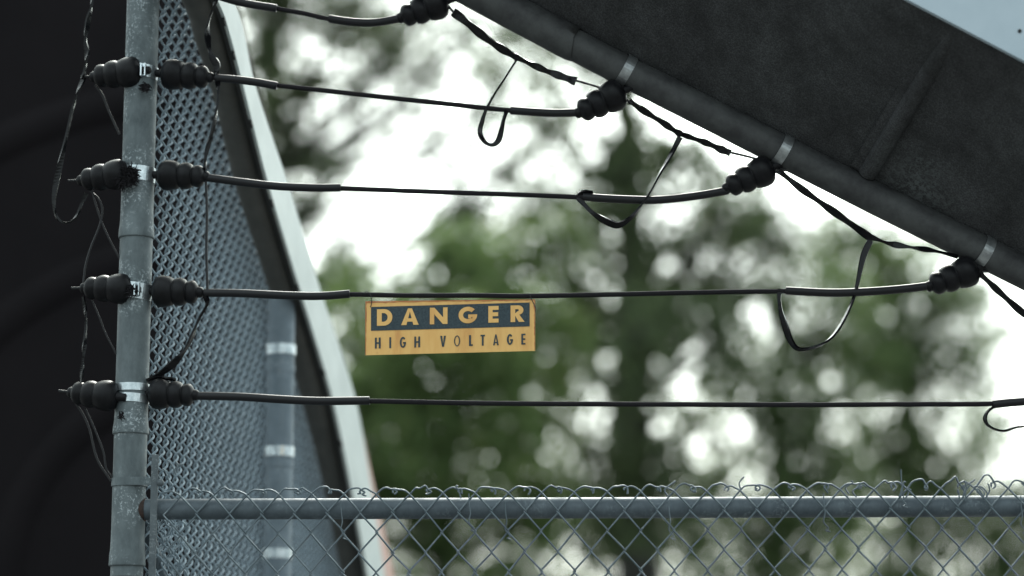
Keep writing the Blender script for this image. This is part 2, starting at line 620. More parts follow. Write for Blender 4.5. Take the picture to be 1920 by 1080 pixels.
OFF = R_POST * 0.25
grp_r = "insulators on the right side of the corner post"
for (ax_, ay, bx, by, lab) in (
        (303, 138, 392, 145, "black ribbed insulator right of corner post, highest of the four on that side"),
        (296, 328, 384, 331, "black ribbed insulator right of corner post, second from the top beside frayed cord"),
        (286, 546, 372, 548, "black ribbed insulator right of corner post, third down, level with the danger sign wire"),
        (279, 738, 364, 741, "black ribbed insulator right of corner post, lowest one beside double bright band")):
    insulator(F(ax_, ay, OFF), F(bx, by, OFF), lab, grp_r)
grp_l = "insulators on the left side of the corner post"
for (ax_, ay, bx, by, lab) in (
        (265, 133, 178, 144, "black ribbed insulator left of corner post, highest, tipped in front of the pole"),
        (240, 324, 154, 338, "black ribbed insulator left of corner post with frayed cord bunch at its thick end"),
        (246, 542, 160, 540, "black ribbed insulator left of corner post, third down, with torn cord ends"),
        (220, 744, 136, 736, "black ribbed insulator left of corner post, lowest, against the double band")):
    ins = insulator(F(ax_, ay, 0.034), F(bx, by, 0.012), lab, grp_l)
    q = MB()
    p0, p1 = F(bx + 4, by, 0.012), F(bx - 26, by + rnd.uniform(-4, 6), 0.01)
    q.tube([p0, p1], 0.0032, 8)
    q.build("eye_rod", M["thin"], ins)
grp_p = "insulators under the sloping pipe"
for (ax_, ay, bx, by, lab) in (
        (838, 1, 753, 33, "black ribbed insulator under sloping pipe, uppermost, cut by the top of the photo"),
        (1170, 170, 1086, 211, "black ribbed insulator under sloping pipe, second from top, ahead of dark trunk"),
        (1449, 313, 1364, 352, "black ribbed insulator under sloping pipe, third from top, holding the middle wire"),
        (1832, 502, 1745, 536, "black ribbed insulator under sloping pipe, lowest and nearest the right edge")):
    insulator(F(ax_, ay, 0.01), F(bx, by, 0.01), lab, grp_p)


# ------------------------------------------------------------------ electric wires with sleeves
def px_path(pts, off=0.01, sub=8):
    return smooth([F(p[0], p[1], off + (p[2] if len(p) > 2 else 0)) for p in pts], sub)


def hot_wire(label, core, sleeves, r_core=4.7, r_sl=7.8):
    base = F(*core[len(core) // 2])
    o = empty("electric_wire", base, label, "electric wire", "wires strung from the corner post to the sloping pipe")
    MB().tube(px_path(core), r_core * MM, 10).build("braided_cord", M["cord"], o)
    for s in sleeves:
        pth = px_path(s, 0.01, 10)
        q = MB()
        q.tube(pth, r_sl * MM, 14)
        q.build("sleeve", M["sleeve"], o)
    return o


hot_wire("black wire running out of the top of the photo to the uppermost pipe insulator",
         [(300, -62), (430, -4), (520, 16), (570, 25), (620, 36), (690, 40), (752, 34)],
         [[(330, -48), (395, -14), (450, 4), (519, 16)], [(617, 35), (660, 41), (705, 42), (757, 33)]])
hot_wire("black wire second from top, sagging from post to the pipe insulator by the trunk",
         [(390, 145), (460, 152), (520, 160), (700, 180), (850, 196), (957, 207), (1020, 210), (1088, 211)],
         [[(404, 146), (440, 149), (480, 154), (520, 161)], [(957, 207), (1000, 210), (1040, 212), (1086, 211)]])
hot_wire("black wire third from top, its right sleeve curving up under the pipe",
         [(380, 331), (500, 345), (638, 353), (850, 361), (1000, 366), (1095, 370), (1200, 373), (1290, 366), (1367, 356)],
         [[(388, 333), (450, 341), (520, 349), (590, 352), (639, 352)], [(1093, 369), (1150, 373), (1230, 375), (1300, 368), (1366, 357)]])
hot_wire("black wire fourth from top, the one the yellow sign hangs on",
         [(372, 548), (480, 552), (600, 554), (655, 552), (760, 554), (900, 554), (985, 555), (1150, 552), (1330, 548), (1473, 546), (1600, 546), (1747, 536)],
         [[(383, 549), (450, 550), (540, 554), (600, 555), (656, 551)], [(1473, 545), (1560, 549), (1640, 546), (1700, 541), (1748, 535)]])
hot_wire("black wire lowest of five, running straight above the chain-link fence",
         [(364, 741), (480, 745), (600, 752), (692, 752), (900, 756), (1200, 758), (1500, 759), (1700, 758), (1862, 757), (1960, 749), (2050, 742)],
         [[(366, 742), (450, 744), (530, 749), (600, 752), (693, 751)], [(1862, 758), (1890, 755), (1930, 752), (2000, 746)]])


# ------------------------------------------------------------------ tape jumpers on the right
def tape_thing(name, label, cat, group, pieces):
    p0 = pieces[0][1][0]
    o = empty(name, F(p0[0], p0[1]), label, cat, group)
    for (pn, pts, w, tw, ph) in pieces:
        q = MB()
        pth = px_path(pts, 0.012, 9)
        if isinstance(w, (int, float)) and w < 0:
            q.tube(pth, -w * MM, 7)
            q.build(pn, M["thin"], o)
        else:
            wf = (lambda f, w=w: (w[0] + (w[1] - w[0]) * f + (w[2] if len(w) > 2 else 0) * math.sin(f * 19 + w[0])) * 1.22 * MM) if isinstance(w, tuple) else w * MM
            q.ribbon(pth, wf, tw * 0.6, 0.0024, ph)
            q.build(pn, M["tape"], o)
    return o


gj = "tape jumpers linking the pipe insulators"
tape_thing("jumper_tape", "twisted black tape jumper from uppermost pipe insulator with narrow hanging loop", "jumper", gj, [
    ("bare_end", [(836, 6), (846, 18), (852, 24)], -2.5, 0, 0),
    ("tape", [(850, 22), (880, 46), (915, 74), (945, 94), (970, 108)], (13, 11, 2), 0.9, 0.2),
    ("tape", [(966, 106), (1000, 122), (1030, 135), (1055, 144), (1080, 153)], (8, 12, 2), -1.2, 0.5),
    ("bare_end", [(1076, 150), (1105, 158), (1130, 166)], -2.2, 0, 0),
    ("hanging_loop", [(968, 112), (952, 138), (930, 172), (912, 205), (904, 228), (900, 248), (908, 265), (922, 272), (934, 264), (940, 245), (944, 226), (950, 208)], (6, 7, 2.2), 5.0, 1.0)])
tape_thing("jumper_tape", "twisted black tape jumper from second pipe insulator with wide angular loop", "jumper", gj, [
    ("bare_end", [(1160, 176), (1176, 188), (1186, 194)], -2.5, 0, 0),
    ("tape", [(1180, 189), (1205, 206), (1240, 228), (1262, 243), (1278, 253)], (9, 9, 2), 1.0, 0.3),
    ("tape", [(1276, 251), (1305, 261), (1330, 270), (1352, 280), (1370, 287)], (6, 12, 2), -1.4, 0.9),
    ("bare_end", [(1366, 285), (1400, 293), (1430, 302), (1448, 314)], -2.2, 0, 0),
    ("hanging_loop", [(1275, 257), (1258, 290), (1238, 325), (1218, 362), (1195, 395), (1178, 412), (1158, 422), (1135, 414), (1112, 400), (1095, 383), (1086, 371), (1094, 362), (1112, 361)], (10, 8, 2.4), 6.0, 0.6)])
tape_thing("jumper_tape", "twisted black tape jumper from third pipe insulator with big rounded loop", "jumper", gj, [
    ("bare_end", [(1446, 316), (1456, 322), (1464, 326)], -3.0, 0, 0),
    ("tape", [(1460, 320), (1500, 352), (1545, 384), (1590, 416), (1632, 446)], (9, 11, 2), 1.3, 0.1),
    ("tape", [(1628, 443), (1670, 457), (1710, 464), (1750, 470), (1796, 481)], (8, 5, 3), -2.0, 0.4),
    ("hanging_loop", [(1632, 451), (1619, 480), (1608, 530), (1600, 560), (1582, 600), (1558, 634), (1530, 650), (1500, 655), (1484, 642), (1472, 612), (1463, 580), (1461, 552), (1466, 544)], (7, 9, 3.0), 5.2, 0.2)])
tape_thing("jumper_tape", "black tape jumper leaving the lowest pipe insulator past the right edge", "jumper", gj, [
    ("tape", [(1836, 512), (1860, 534), (1890, 562), (1925, 592), (1990, 640)], (8, 11, 1.5), 0.8, 0.2),
    ("hanging_loop", [(1866, 761), (1852, 772), (1847, 786), (1856, 800), (1880, 808), (1905, 801), (1935, 790), (1985, 740), (1992, 690), (1985, 636)], (4, 8, 1.5), 3.0, 0.8)])

# tape and thin cables about the corner post
gl = "tape and cable jumpers about the corner post"
tape_thing("jumper_tape", "shiny twisted tape hanging left of the post from the top of the photo", "jumper", gl, [
    ("tape", [(176, -40), (172, 8), (165, 40), (160, 75), (163, 100), (159, 130), (156, 148)], (8, 6, 2.5), 9.0, 0.3)])
tape_thing("jumper_tape", "shiny tape drooping in a long loop between the two upper left insulators", "jumper", gl, [
    ("tape", [(156, 148), (140, 190), (128, 240), (117, 290), (105, 345), (101, 382), (107, 408), (125, 418), (142, 408), (152, 385), (162, 362)], (7, 6, 2.5), 10.0, 0.7)])
tape_thing("jumper_cable", "thin grey cables falling from second left insulator to the third", "cable", gl, [
    ("thin_cable", [(168, 358), (184, 372), (192, 395), (186, 425), (170, 465), (160, 500), (156, 536)], -2.0, 0, 0),
    ("thin_cable", [(172, 356), (180, 385), (192, 420), (206, 450), (226, 488)], -2.0, 0, 0)])
tape_thing("jumper_cable", "short thin cable below the highest left insulator, running behind the pole", "cable", gl, [
    ("thin_cable", [(178, 160), (192, 178), (205, 210), (224, 252)], -2.4, 0, 0)])
tape_thing("jumper_tape", "shiny narrow tape hanging straight between the two lower left insulators", "jumper", gl, [
    ("tape", [(156, 556), (161, 600), (158, 650), (154, 690), (153, 722)], (5, 5, 1.5), 7.0, 0.3),
    ("thin_cable", [(172, 562), (186, 594), (198, 625), (218, 664)], -1.8, 0, 0)])
tape_thing("jumper_cable", "dark cable pair trailing below the lowest left insulator", "cable", gl, [
    ("thin_cable", [(136, 748), (155, 776), (168, 806), (182, 860), (208, 902)], -2.2, 0, 0),
    ("thin_cable", [(160, 766), (178, 806), (194, 848), (199, 878), (210, 895)], -2.0, 0, 0)])
tape_thing("jumper_tape", "twisted tape hanging right of the post from the top of the photo", "jumper", gl, [
    ("tape", [(412, -30), (404, 4), (393, 34), (389, 56), (391, 84), (396, 104), (407, 124), (404, 142)], (5, 10, 3), 6.0, 0.4)])
tape_thing("jumper_tape", "tape strip between the two upper insulators right of the post", "jumper", gl, [
    ("tape", [(408, 148), (409, 180), (403, 225), (394, 260), (386, 292), (384, 320)], (7, 5, 1.5), 5.0, 0.6)])
tape_thing("jumper_cable", "straight thin cable between second and third insulators before the side mesh", "cable", gl, [
    ("thin_cable", [(386, 338), (388, 400), (387, 470), (389, 545)], -2.6, 0, 0)])
tape_thing("jumper_tape", "crumpled tape slanting from third to lowest insulator right of the post", "jumper", gl, [
    ("tape", [(384, 552), (388, 570), (372, 600), (356, 640), (338, 668), (310, 694), (276, 716)], (6, 10, 2.5), 4.0, 0.5),
    ("tape", [(276, 716), (296, 708), (330, 712)], (4, 5, 1), 1.0, 0.5)])


# frayed cord bunches
def tuft(px, py, n, ln, label, down=0.4):
    q = MB()
    c = F(px, py, R_POST + 0.012)
    for i in range(n):
        a = rnd.uniform(0, 2 * math.pi)
        d = FU * math.cos(a) + UP * (math.sin(a) - down) - FN * rnd.uniform(0.0, 0.9)
        d.normalize()
        s = c + FU * rnd.uniform(-.5, .5) * ln + UP * rnd.uniform(-.5, .5) * ln
        e = s + d * rnd.uniform(0.5, 1.1) * ln
        mid = s.lerp(e, 0.5) + UP * rnd.uniform(-.3, .3) * ln
        q.tube([s, mid, e], [0.0016, 0.0014, 0.0008], 5)
    o = q.build("frayed_cord", M["cord"])
    return tag(o, label, "cord", "frayed cord ends on the post")


tuft(240, 331, 300, 0.025, "bushy frayed black cord bunch on the post at second insulator level")
tuft(273, 162, 60, 0.012, "dark rounded cord knot hanging on the post at highest insulator level", 1.0)
tuft(250, 545, 40, 0.016, "torn cord strands across the bright band at third insulator level")
tuft(228, 780, 22, 0.009, "small dark cord smudge on the post below the double band")

# ------------------------------------------------------------------ danger sign
SC = [F(685.2, 565, 0.014), F(1003.5, 561.4, 0.014), F(1003.5, 657.8, 0.010), F(684.8, 666, 0.010)]   # TL TR BR BL
ZX0, ZX1 = 133.0, 1832.0


def sgn(zx, zy, lift=0.0):
    """crop coordinates of the sign to the sign's own plane"""
    u = (zx - ZX0) / (ZX1 - ZX0)
    t, bt = 240 + (222 - 240) * u, 778 + (735 - 778) * u
    v = (zy - t) / (bt - t)
    top = SC[0].lerp(SC[1], u)
    bot = SC[3].lerp(SC[2], u)
    return top.lerp(bot, v) - FN * lift


sign = empty("danger_sign", SC[3], "weathered yellow sign reading DANGER HIGH VOLTAGE wired to the fourth wire", "sign")
q = MB()
N = 12
vs, fs = [], []
for side in (0.0, -0.002):
    for j in (0, 1):
        for i in range(N + 1):
            zx = ZX0 + (ZX1 - ZX0) * i / N
            zy = (240 - 18 * i / N) if j == 0 else (778 - 43 * i / N)
            p = sgn(zx, zy, side)
            vs.append(p)
W_ = N + 1
for i in range(N):
    fs += [(W_ + i, W_ + i + 1, i + 1, i), (2 * W_ + i, 2 * W_ + i + 1, 3 * W_ + i + 1, 3 * W_ + i),
           (i, i + 1, 2 * W_ + i + 1, 2 * W_ + i), (W_ + i + 1, W_ + i, 3 * W_ + i, 3 * W_ + i + 1)]
fs += [(0, 2 * W_, 3 * W_, W_), (N, W_ + N, 3 * W_ + N, 2 * W_ + N)]
q.add(vs, fs, False)
q.build("panel", M["yellow"], sign)
q = MB()          # rust-bitten rim
edge = []
for zx in np.linspace(133, 1832, 60):
    u = (zx - 133) / 1699
    edge.append((sgn(zx, 240 - 18 * u, 0.0006), sgn(zx, 240 - 18 * u + 8 + 12 * abs(math.sin(zx * 0.013)) * rnd.random() + 14 * max(0, 0.5 - u), 0.0006)))
vs = [p for e in edge for p in e]
q.add(vs, [(2 * i, 2 * i + 1, 2 * i + 3, 2 * i + 2) for i in range(59)], False)
for x0, s in ((133, 1), (1832, -1)):
    e2 = []
    for i in range(30):
        f = i / 29
        t, bt = (240, 778) if x0 < 900 else (222, 735)
        zy = t + 3 + (bt - t - 6) * f
        e2.append((sgn(x0, zy, 0.0007), sgn(x0 + s * (6 + 12 * rnd.random() * (1.2 - f)), zy, 0.0007)))
    vs = [p for e in e2 for p in e]
    q.add(vs, [(2 * i, 2 * i + 2, 2 * i + 3, 2 * i + 1)[::s] for i in range(29)], False)
q.build("rusty_rim", M["rededge"], sign)
q = MB()
q.add([sgn(190, 297, 0.001), sgn(1777, 253, 0.001), sgn(1777, 492, 0.001), sgn(190, 535, 0.001)], [(3, 2, 1, 0)], False)
q.build("dark_block", M["print"], sign)


# glyph outlines in a unit box (y up): list of loops, the first the outline, the others holes
def arc_pts(cx, cy, rx, ry, a0, a1, n=14):
    return [(cx + rx * math.cos(math.radians(a0 + (a1 - a0) * i / n)), cy + ry * math.sin(math.radians(a0 + (a1 - a0) * i / n))) for i in range(n + 1)]


def glyph(ch, s, t):
    """s: vertical stem width, t: bar thickness (unit box)"""
    if ch == 'D':
        return [[(0, 0)] + arc_pts(0.45, 0.5, 0.55, 0.5, -90, 90) + [(0, 1)],
                [(s, t)] + arc_pts(0.42, 0.5, 0.58 - s, 0.5 - t, -90, 90) + [(s, 1 - t)]]
    if ch == 'A':
        k = s * 1.12
        x = lambda y, o: 0.5 * y + o          # left slope
        yb0, yb1 = 0.20, 0.20 + t
        tw = s * 0.42
        xl = lambda y: (0.5 - tw) * y
        ri = lambda y: k + (0.5 - k) * (y / (1 - t * 1.0)) if y < 1 - t else 0.5
        return [[(0, 0), (k, 0), (ri(yb0), yb0), (1 - ri(yb0), yb0), (1 - k, 0), (1, 0), (0.5 + tw, 1), (0.5 - tw, 1)],
                [(ri(yb1), yb1), (0.5, 0.80), (1 - ri(yb1), yb1)]]
    if ch == 'N':
        return [[(0, 0), (s, 0), (s, 0.60), (1 - s * 1.05, 0), (1, 0), (1, 1), (1 - s, 1), (1 - s, 0.40), (s * 1.05, 1), (0, 1)]]
    if ch == 'G':
        o = arc_pts(0.5, 0.5, 0.5, 0.5, 42, 350, 30)
        i_ = arc_pts(0.5, 0.5, 0.5 - s, 0.5 - t * 1.1, 335, 40, 26)
        return [o + [(1.0, 0.53), (0.52, 0.53), (0.52, 0.53 - t)] + [(0.5 + (0.5 - s) * 0.97, 0.53 - t)] + i_]
    if ch == 'E':
        return [[(0, 0), (1, 0), (1, t), (s, t), (s, 0.5 - t / 2), (0.96, 0.5 - t / 2), (0.96, 0.5 + t / 2), (s, 0.5 + t / 2), (s, 1 - t), (1, 1 - t), (1, 1), (0, 1)]]
    if ch == 'R':
        return [[(0, 0), (s, 0), (s, 0.38), (1 - s * 1.25, 0), (1, 0), (0.62, 0.44)] + arc_pts(0.52, 0.71, 0.40, 0.29, -72, 90) + [(0, 1)],
                [(s, 0.52)] + arc_pts(0.50, 0.705, 0.42 - s, 0.29 - t + 0.01, -90, 90, 10) + [(s, 1 - t)]]
    if ch == 'H':
        return [[(0, 0), (s, 0), (s, 0.5 - t / 2), (1 - s, 0.5 - t / 2), (1 - s, 0), (1, 0), (1, 1), (1 - s, 1), (1 - s, 0.5 + t / 2), (s, 0.5 + t / 2), (s, 1), (0, 1)]]
    if ch == 'I':
        return [[(0, 0), (1, 0), (1, 1), (0, 1)]]
    if ch == 'V':
        k = s * 1.05
        return [[(0.5 - s * 0.5, 0), (0.5 + s * 0.5, 0), (1, 1), (1 - k, 1), (0.5, 0.26), (k, 1), (0, 1)]]
    if ch == 'O':
        return [arc_pts(0.5, 0.5, 0.5, 0.5, 0, 348, 29), arc_pts(0.5, 0.5, 0.5 - s, 0.5 - t, 0, 348, 29)]
    if ch == 'L':
        return [[(0, 0), (1, 0), (1, t), (s, t), (s, 1), (0, 1)]]
    if ch == 'T':
        return [[(0.5 - s / 2, 0), (0.5 + s / 2, 0), (0.5 + s / 2, 1 - t), (1, 1 - t), (1, 1), (0, 1), (0, 1 - t), (0.5 - s / 2, 1 - t)]]


def letter(ch, x0, x1, ytop, ybot, s, t, mat, lift):
    """ytop / ybot: functions of crop x"""
    cu = bpy.data.curves.new("letter", 'CURVE')
    cu.dimensions = '2D'
    cu.fill_mode = 'BOTH'
    for loop in glyph(ch, s, t):
        sp = cu.splines.new('POLY')
        sp.points.add(len(loop) - 1)
        for pt, (x, y) in zip(sp.points, loop):
            pt.co = (x, y, 0, 1)
        sp.use_cyclic_u = True
    tmp = bpy.data.objects.new("letter", cu)
    COL.objects.link(tmp)
    dg = bpy.context.evaluated_depsgraph_get()
    me = bpy.data.meshes.new_from_object(tmp.evaluated_get(dg))
    bpy.data.objects.remove(tmp)
    bpy.data.curves.remove(cu)
    v = []
    for p in me.vertices:
        zx = x0 + (x1 - x0) * p.co.x
        zy = ybot(zx) + (ytop(zx) - ybot(zx)) * p.co.y
        v.append(sgn(zx, zy, lift))
    faces = [tuple(p.vertices) for p in me.polygons]
    bpy.data.meshes.remove(me)
    q = MB()
    q.add(v, faces, False)
    return q.build("letter", mat, sign)


bt_ = lambda x: 297 + (253 - 297) * (x - 190) / 1587 + 26
bb_ = lambda x: 535 + (492 - 535) * (x - 190) / 1587 - 47
for ch, x0, x1, s in (('D', 250, 405, 0.31), ('A', 493, 668, 0.27), ('N', 780, 957, 0.25), ('G', 1067, 1253, 0.245), ('E', 1365, 1467, 0.42), ('R', 1587, 1726, 0.33)):
    letter(ch, x0, x1, bt_, bb_, s, 0.235 if ch != 'A' else 0.2, M["yellow"], 0.0019)
ht_ = lambda x: 603 + (565 - 603) * (x - 260) / 1455
hb_ = lambda x: 712 + (673 - 712) * (x - 260) / 1455
for ch, x0, x1, w in (('H', 230, 288, 19), ('I', 375, 393, 18), ('G', 480, 542, 18), ('H', 625, 683, 18), ('V', 884, 941, 19), ('O', 1023, 1083, 11),
                      ('L', 1172, 1210, 20), ('T', 1287, 1331, 18), ('A', 1412, 1469, 15), ('G', 1550, 1611, 19), ('E', 1694, 1735, 18)):
    letter(ch, x0, x1, ht_, hb_, w / (x1 - x0), w * 0.85 / 109, M["print"], 0.0012)
for pts in ([(684, 551), (687, 545), (694, 552), (697, 562), (696, 572), (694, 576)],
            [(988, 552), (992, 551), (996, 560), (1002, 572), (1005, 580), (1003, 584)]):
    q = MB()
    q.tube(px_path(pts, 0.02, 5), 0.9 * MM, 6)
    q.build("tie_wire", M["thin"], sign)

# ------------------------------------------------------------------ sloping pipe, soffit and white fascia (right)
centre = [(560, -195), (853, -36), (1000, 43), (1147, 121), (1280, 188), (1560, 331), (1740, 421), (1920, 511), (2200, 652)]
PC = smooth([F(x, y) for x, y in centre], 6)
canopy = empty("sloping_canopy", F(1500, 100), "dark sloping canopy underside edged with white fascia at upper right", "canopy")
pipe = empty("sloping_pipe", PC[len(PC) // 2], "dark sloping edge pipe with metal straps crossing the upper right", "pipe")
R_PIPE = 0.0355
MB().tube(PC, R_PIPE, 32).build("pipe_tube", M["darkpipe"], pipe)
top_part = [p for p in PC if p.x < F(1076, 85).x]
MB().tube(top_part + [F(1076, 83)], R_PIPE + 0.0042, 32).build("pipe_sleeve", M["darkpipe"], pipe)
for (x, y) in ((838, -44), (1172, 134), (1465, 283), (1843, 472)):
    i = min(range(len(PC)), key=lambda i: (PC[i] - F(x, y)).length)
    i = min(max(i, 1), len(PC) - 2)
    axis = PC[i + 1] - PC[i - 1]
    a, b = PC[i - 1], PC[i + 1]
    tt = max(0, min(1, (F(x, y) - a).dot(b - a) / (b - a).length_squared))
    cpt = a.lerp(b, tt)
    st = MB().ring(cpt, axis.normalized() + FN * 0.22, R_PIPE + 0.0012, 9.5 * MM, 0.002, 40).build("strap_clamp", M["strap"], pipe)
    q = MB()
    e = cpt - UP * (R_PIPE + 0.004) - axis.normalized() * 0.0
    q.bar(e - FU * 0.012, e + FU * 0.014, 0.008, FN, 0.006, UP)
    q.build("bolt_ear", M["rubber"], st)

# soffit: from the pipe up and towards the camera
OUT = 0.42
lo_a, lo_b = F(500, -243), F(2300, 687)
slope_px = 0.525
hi_a, hi_b = F(1715 - 1400, -1400 * slope_px, OUT), F(1715 + 700, 700 * slope_px, OUT)
nrm = (lo_b - lo_a).cross(hi_a - lo_a).normalized()
q = MB()
q.hexa([lo_a, lo_b, hi_b, hi_a] + [p - nrm * (0.02 if nrm.z < 0 else -0.02) for p in (lo_a, lo_b, hi_b, hi_a)])
q.build("soffit_panel", M["soffit"], canopy)
# fascia plate standing at the front of the soffit, facing the camera
fd = (hi_b - hi_a).normalized()
fu = (UP - fd * UP.dot(fd)).normalized()
fo = -FN
q = MB()
h_ = 0.8
q.hexa([hi_a + fo * 0.003 - fu * 0.012, hi_b + fo * 0.003 - fu * 0.012, hi_b + fo * 0.018 - fu * 0.012, hi_a + fo * 0.018 - fu * 0.012] +
       [p + fu * h_ for p in (hi_a + fo * 0.003, hi_b + fo * 0.003, hi_b + fo * 0.018, hi_a + fo * 0.018)])
q.build("fascia", M["white"], canopy)
q = MB()
p = F(1912, 58, OUT + 0.019)
q.lathe(p + FN * 0.004, -FN, [(0, 0.004), (0.005, 0.004), (0.006, 0.003)], 12)
q.build("screw", M["gap_black"], canopy)
# rib tube across the soffit with a flange beside it
rn = nrm if nrm.z < 0 else -nrm


def soffit_at(px, py):
    r_ = ray(px, py)
    return EYE + r_ * ((lo_a - EYE).dot(nrm) / r_.dot(nrm))


M["soffit"].node_tree.nodes["patch_centre"].inputs[1].default_value = soffit_at(1712, 348) - canopy.location
ra, rb = soffit_at(1628, 322), soffit_at(1792, 52)
q = MB()
q.tube([ra + rn * 0.004, soffit_at(1812, 18) + rn * 0.004], 0.021, 20)
q.build("rib_tube", M["soffit"], canopy)
q = MB()
rdir = (rb - ra).normalized()
side = rdir.cross(rn).normalized()
if side.x > 0: side = -side
q.bar(ra + side * 0.03 + rn * 0.006, rb + side * 0.03 + rn * 0.006, 0.010, side, 0.005, rn)
q.build("rib_flange", M["soffit"], canopy)

# ------------------------------------------------------------------ chain-link mesh
def zigzag(org, du, dn, z_top, z_bot, half_w, half_h, left_first, amp, over, jit=0.0, lo=0.0):
    """one woven wire; corner heights step by half_h; starts at the top"""
    pts = []
    z = z_top
    side = 0 if left_first else 1
    i = 0
    while z > z_bot:
        jx, jz = rnd.uniform(-jit, jit), rnd.uniform(-jit, jit)
        x = (half_w + over) if side else -over
        pts.append((x + jx, 0.0, z + jz, side))
        z -= half_h
        side ^= 1
    out = []
    for i, (x, y, zz, s) in enumerate(pts):
        sg = amp if s else -amp
        inward = -1 if s else 1
        e = half_h * 0.10
        if i > 0:
            out.append((x + inward * half_w * 0.12, -sg, zz + e))
        out.append((x, 0.0, zz))
        if i < len(pts) - 1:
            out.append((x + inward * half_w * 0.12, sg, zz - e))
    return [org + du * a + dn * b_ + UP * c for a, b_, c in out]


# front fence
PKT_W, PKT_H = 60.6 * MM / 2, 73.0 * MM / 2
fence = empty("chain_link_fence", F(1000, 955) * 1, "front chain-link fence with curled wire tops over a galvanised rail", "fence")
fence.location.z = 0.0
s_ref = F(953, 922, 0.03)
q = MB()
rl = [F(262, 955), F(600, 954), F(1200, 952), F(1920, 949), F(2450, 946)]
MB().tube(smooth(rl, 4), 19.4 * MM, 28).build("top_rail", M["rail"], fence)
q = MB()
q.ring(F(268, 956), FU, 19.5 * MM, 0.006, 0.0022, 28)
q.build("rusty_weld", M["rust"], fence)
WIRE_R = 0.0021
k0 = int((F(300, 960).x - s_ref.x) / PKT_W) - 1
for k in range(k0, 50):
    org = s_ref + FU * (k * PKT_W)
    if org.x < F(292, 960).x:
        continue
    org = Vector((org.x, org.y, 0))
    zt = s_ref.z + (k * PKT_W) * 0.004
    even = (k % 2 == 0)
    xpx = 953 + k * 30.3
    chaos = 1.0 if xpx < 1580 else 2.6
    bottom = 0.05
    # keep the hidden lower part cheap: full height wire, all of it real
    path = zigzag(org, FU, FN, zt, bottom, PKT_W, PKT_H, even, 0.0026, 0.0022, 0.0014)
    if not even:                                    # odd wires: first corner is the right one, on the top row
        pass
    j = lambda a: a * chaos * rnd.uniform(0.6, 1.4) * MM
    lift = 0 if xpx < 1580 else rnd.uniform(0, 14)
    p0 = path[0]
    if even:
        end = [(-27, 0, 0), (-29, 4, 1), (-25, 8, 2), (-17, 10 + lift * .5, 2), (-8, 6 + lift * .3, 1)]
    else:
        end = [(33, -3 + rnd.uniform(-4, 2), 1), (36, 3, 1), (32, 9 + lift * .6, 1), (25, 13 + lift, 0), (17, 13 + lift, 0), (8, 9 + lift * .5, 0)]
    if rnd.random() < 0.25:
        a = end[0]
        end = [(a[0] + rnd.uniform(-6, 6), a[1] - rnd.uniform(-9, 9), rnd.uniform(-3, 3))] + end
    tip = [p0 + FU * (a * MM * rnd.uniform(0.93, 1.07)) + UP * (b_ * MM * rnd.uniform(0.55, 1.0)) + FN * (c * 0.001) for a, b_, c in end]
    tipc = smooth(tip + [p0], 3)
    q = MB()
    q.tube(tipc + path[1:], WIRE_R, 6)
    q.build("mesh_wire", M["wire"], fence)
for (x, y, n_) in ((1600, 905, 2), (1690, 915, 3), (1808, 912, 6), (1850, 915, 4), (1250, 905, 1), (1385, 900, 1), (872, 915, 1), (330, 868, 3), (310, 880, 2)):
    for i in range(n_):
        x0, y0 = x + rnd.uniform(-10, 10), y + rnd.uniform(-6, 10)
        pts = [(x0, y0 + 18, 0.02), (x0 + rnd.uniform(-8, 8), y0 + 6, 0.02), (x0 + rnd.uniform(-14, 14), y0 - rnd.uniform(0, 10), 0.022)]
        pts.append((pts[-1][0] + rnd.uniform(-10, 10), pts[-1][1] + rnd.uniform(-8, 8), 0.022))
        MB().tube(px_path(pts, 0.01, 4), 0.0017, 6).build("loose_strand", M["wire"], fence)
# tension bar and band at the post
q = MB()
a, b_ = F(291, 852, 0.035), F(291, 1085, 0.035)
bz = Vector((a.x, a.y, 0.05))
q.bar(bz, Vector((a.x, a.y, a.z)), 6.5 * MM, FU, 0.0025, FN)
q.build("tension_bar", M["bar"], fence, 0.001)
q = MB()
c = post_at(905)
q.ring(c, UP, R_POST + 0.0005, 7.5 * MM, 0.0022, 40)
tip0 = c + FU * 0.0 - FN * (R_POST + 0.002)
q.bar(tip0, tip0 + FU * (52 * MM) + FN * 0.004, 7.5 * MM, UP, 0.0015, FN)
band = q.build("tension_band", M["post"], fence)
q = MB()
pb = F(300, 905, R_POST + 0.006)
q.lathe(pb + FN * 0.006, -FN, [(0, 0.008), (0.006, 0.008), (0.009, 0.005), (0.010, 0.001)], 14)
q.build("bolt", M["bar"], band)
# hooks where the rail is tied to the mesh
for (x, y) in ((880, 985), (948, 1000), (1255, 1000), (1545, 985), (1915, 990), (1690, 940), (640, 1000)):
    q = MB()
    p = px_path([(x - 1, y - 60), (x, y - 40), (x + 2, y - 22), (x - 1, y - 8), (x + 4, y), (x + 9, y + 6), (x + 3, y + 9), (x + 12, y + 12)], 0.034, 4)
    q.tube(p, 0.0013, 6)
    q.build("tie_wire", M["wire"], fence)

# side fence running away from the corner post
side = empty("chain_link_fence", G0 + GU * 1.0, "fine-meshed side fence running back from the corner post under sloping edge", "fence")
rake_px = [(300, -150), (378, 0), (398, 67), (430, 167), (470, 333), (522, 500), (545, 580), (592, 740), (632, 900), (668, 1080), (700, 1230)]
RK = [G(x, y, 0.0) for x, y in rake_px]
rk_t = [(p - G0).dot(GU) for p in RK]
rk_z = [p.z for p in RK]
SW, SH = 0.0280, 0.0256


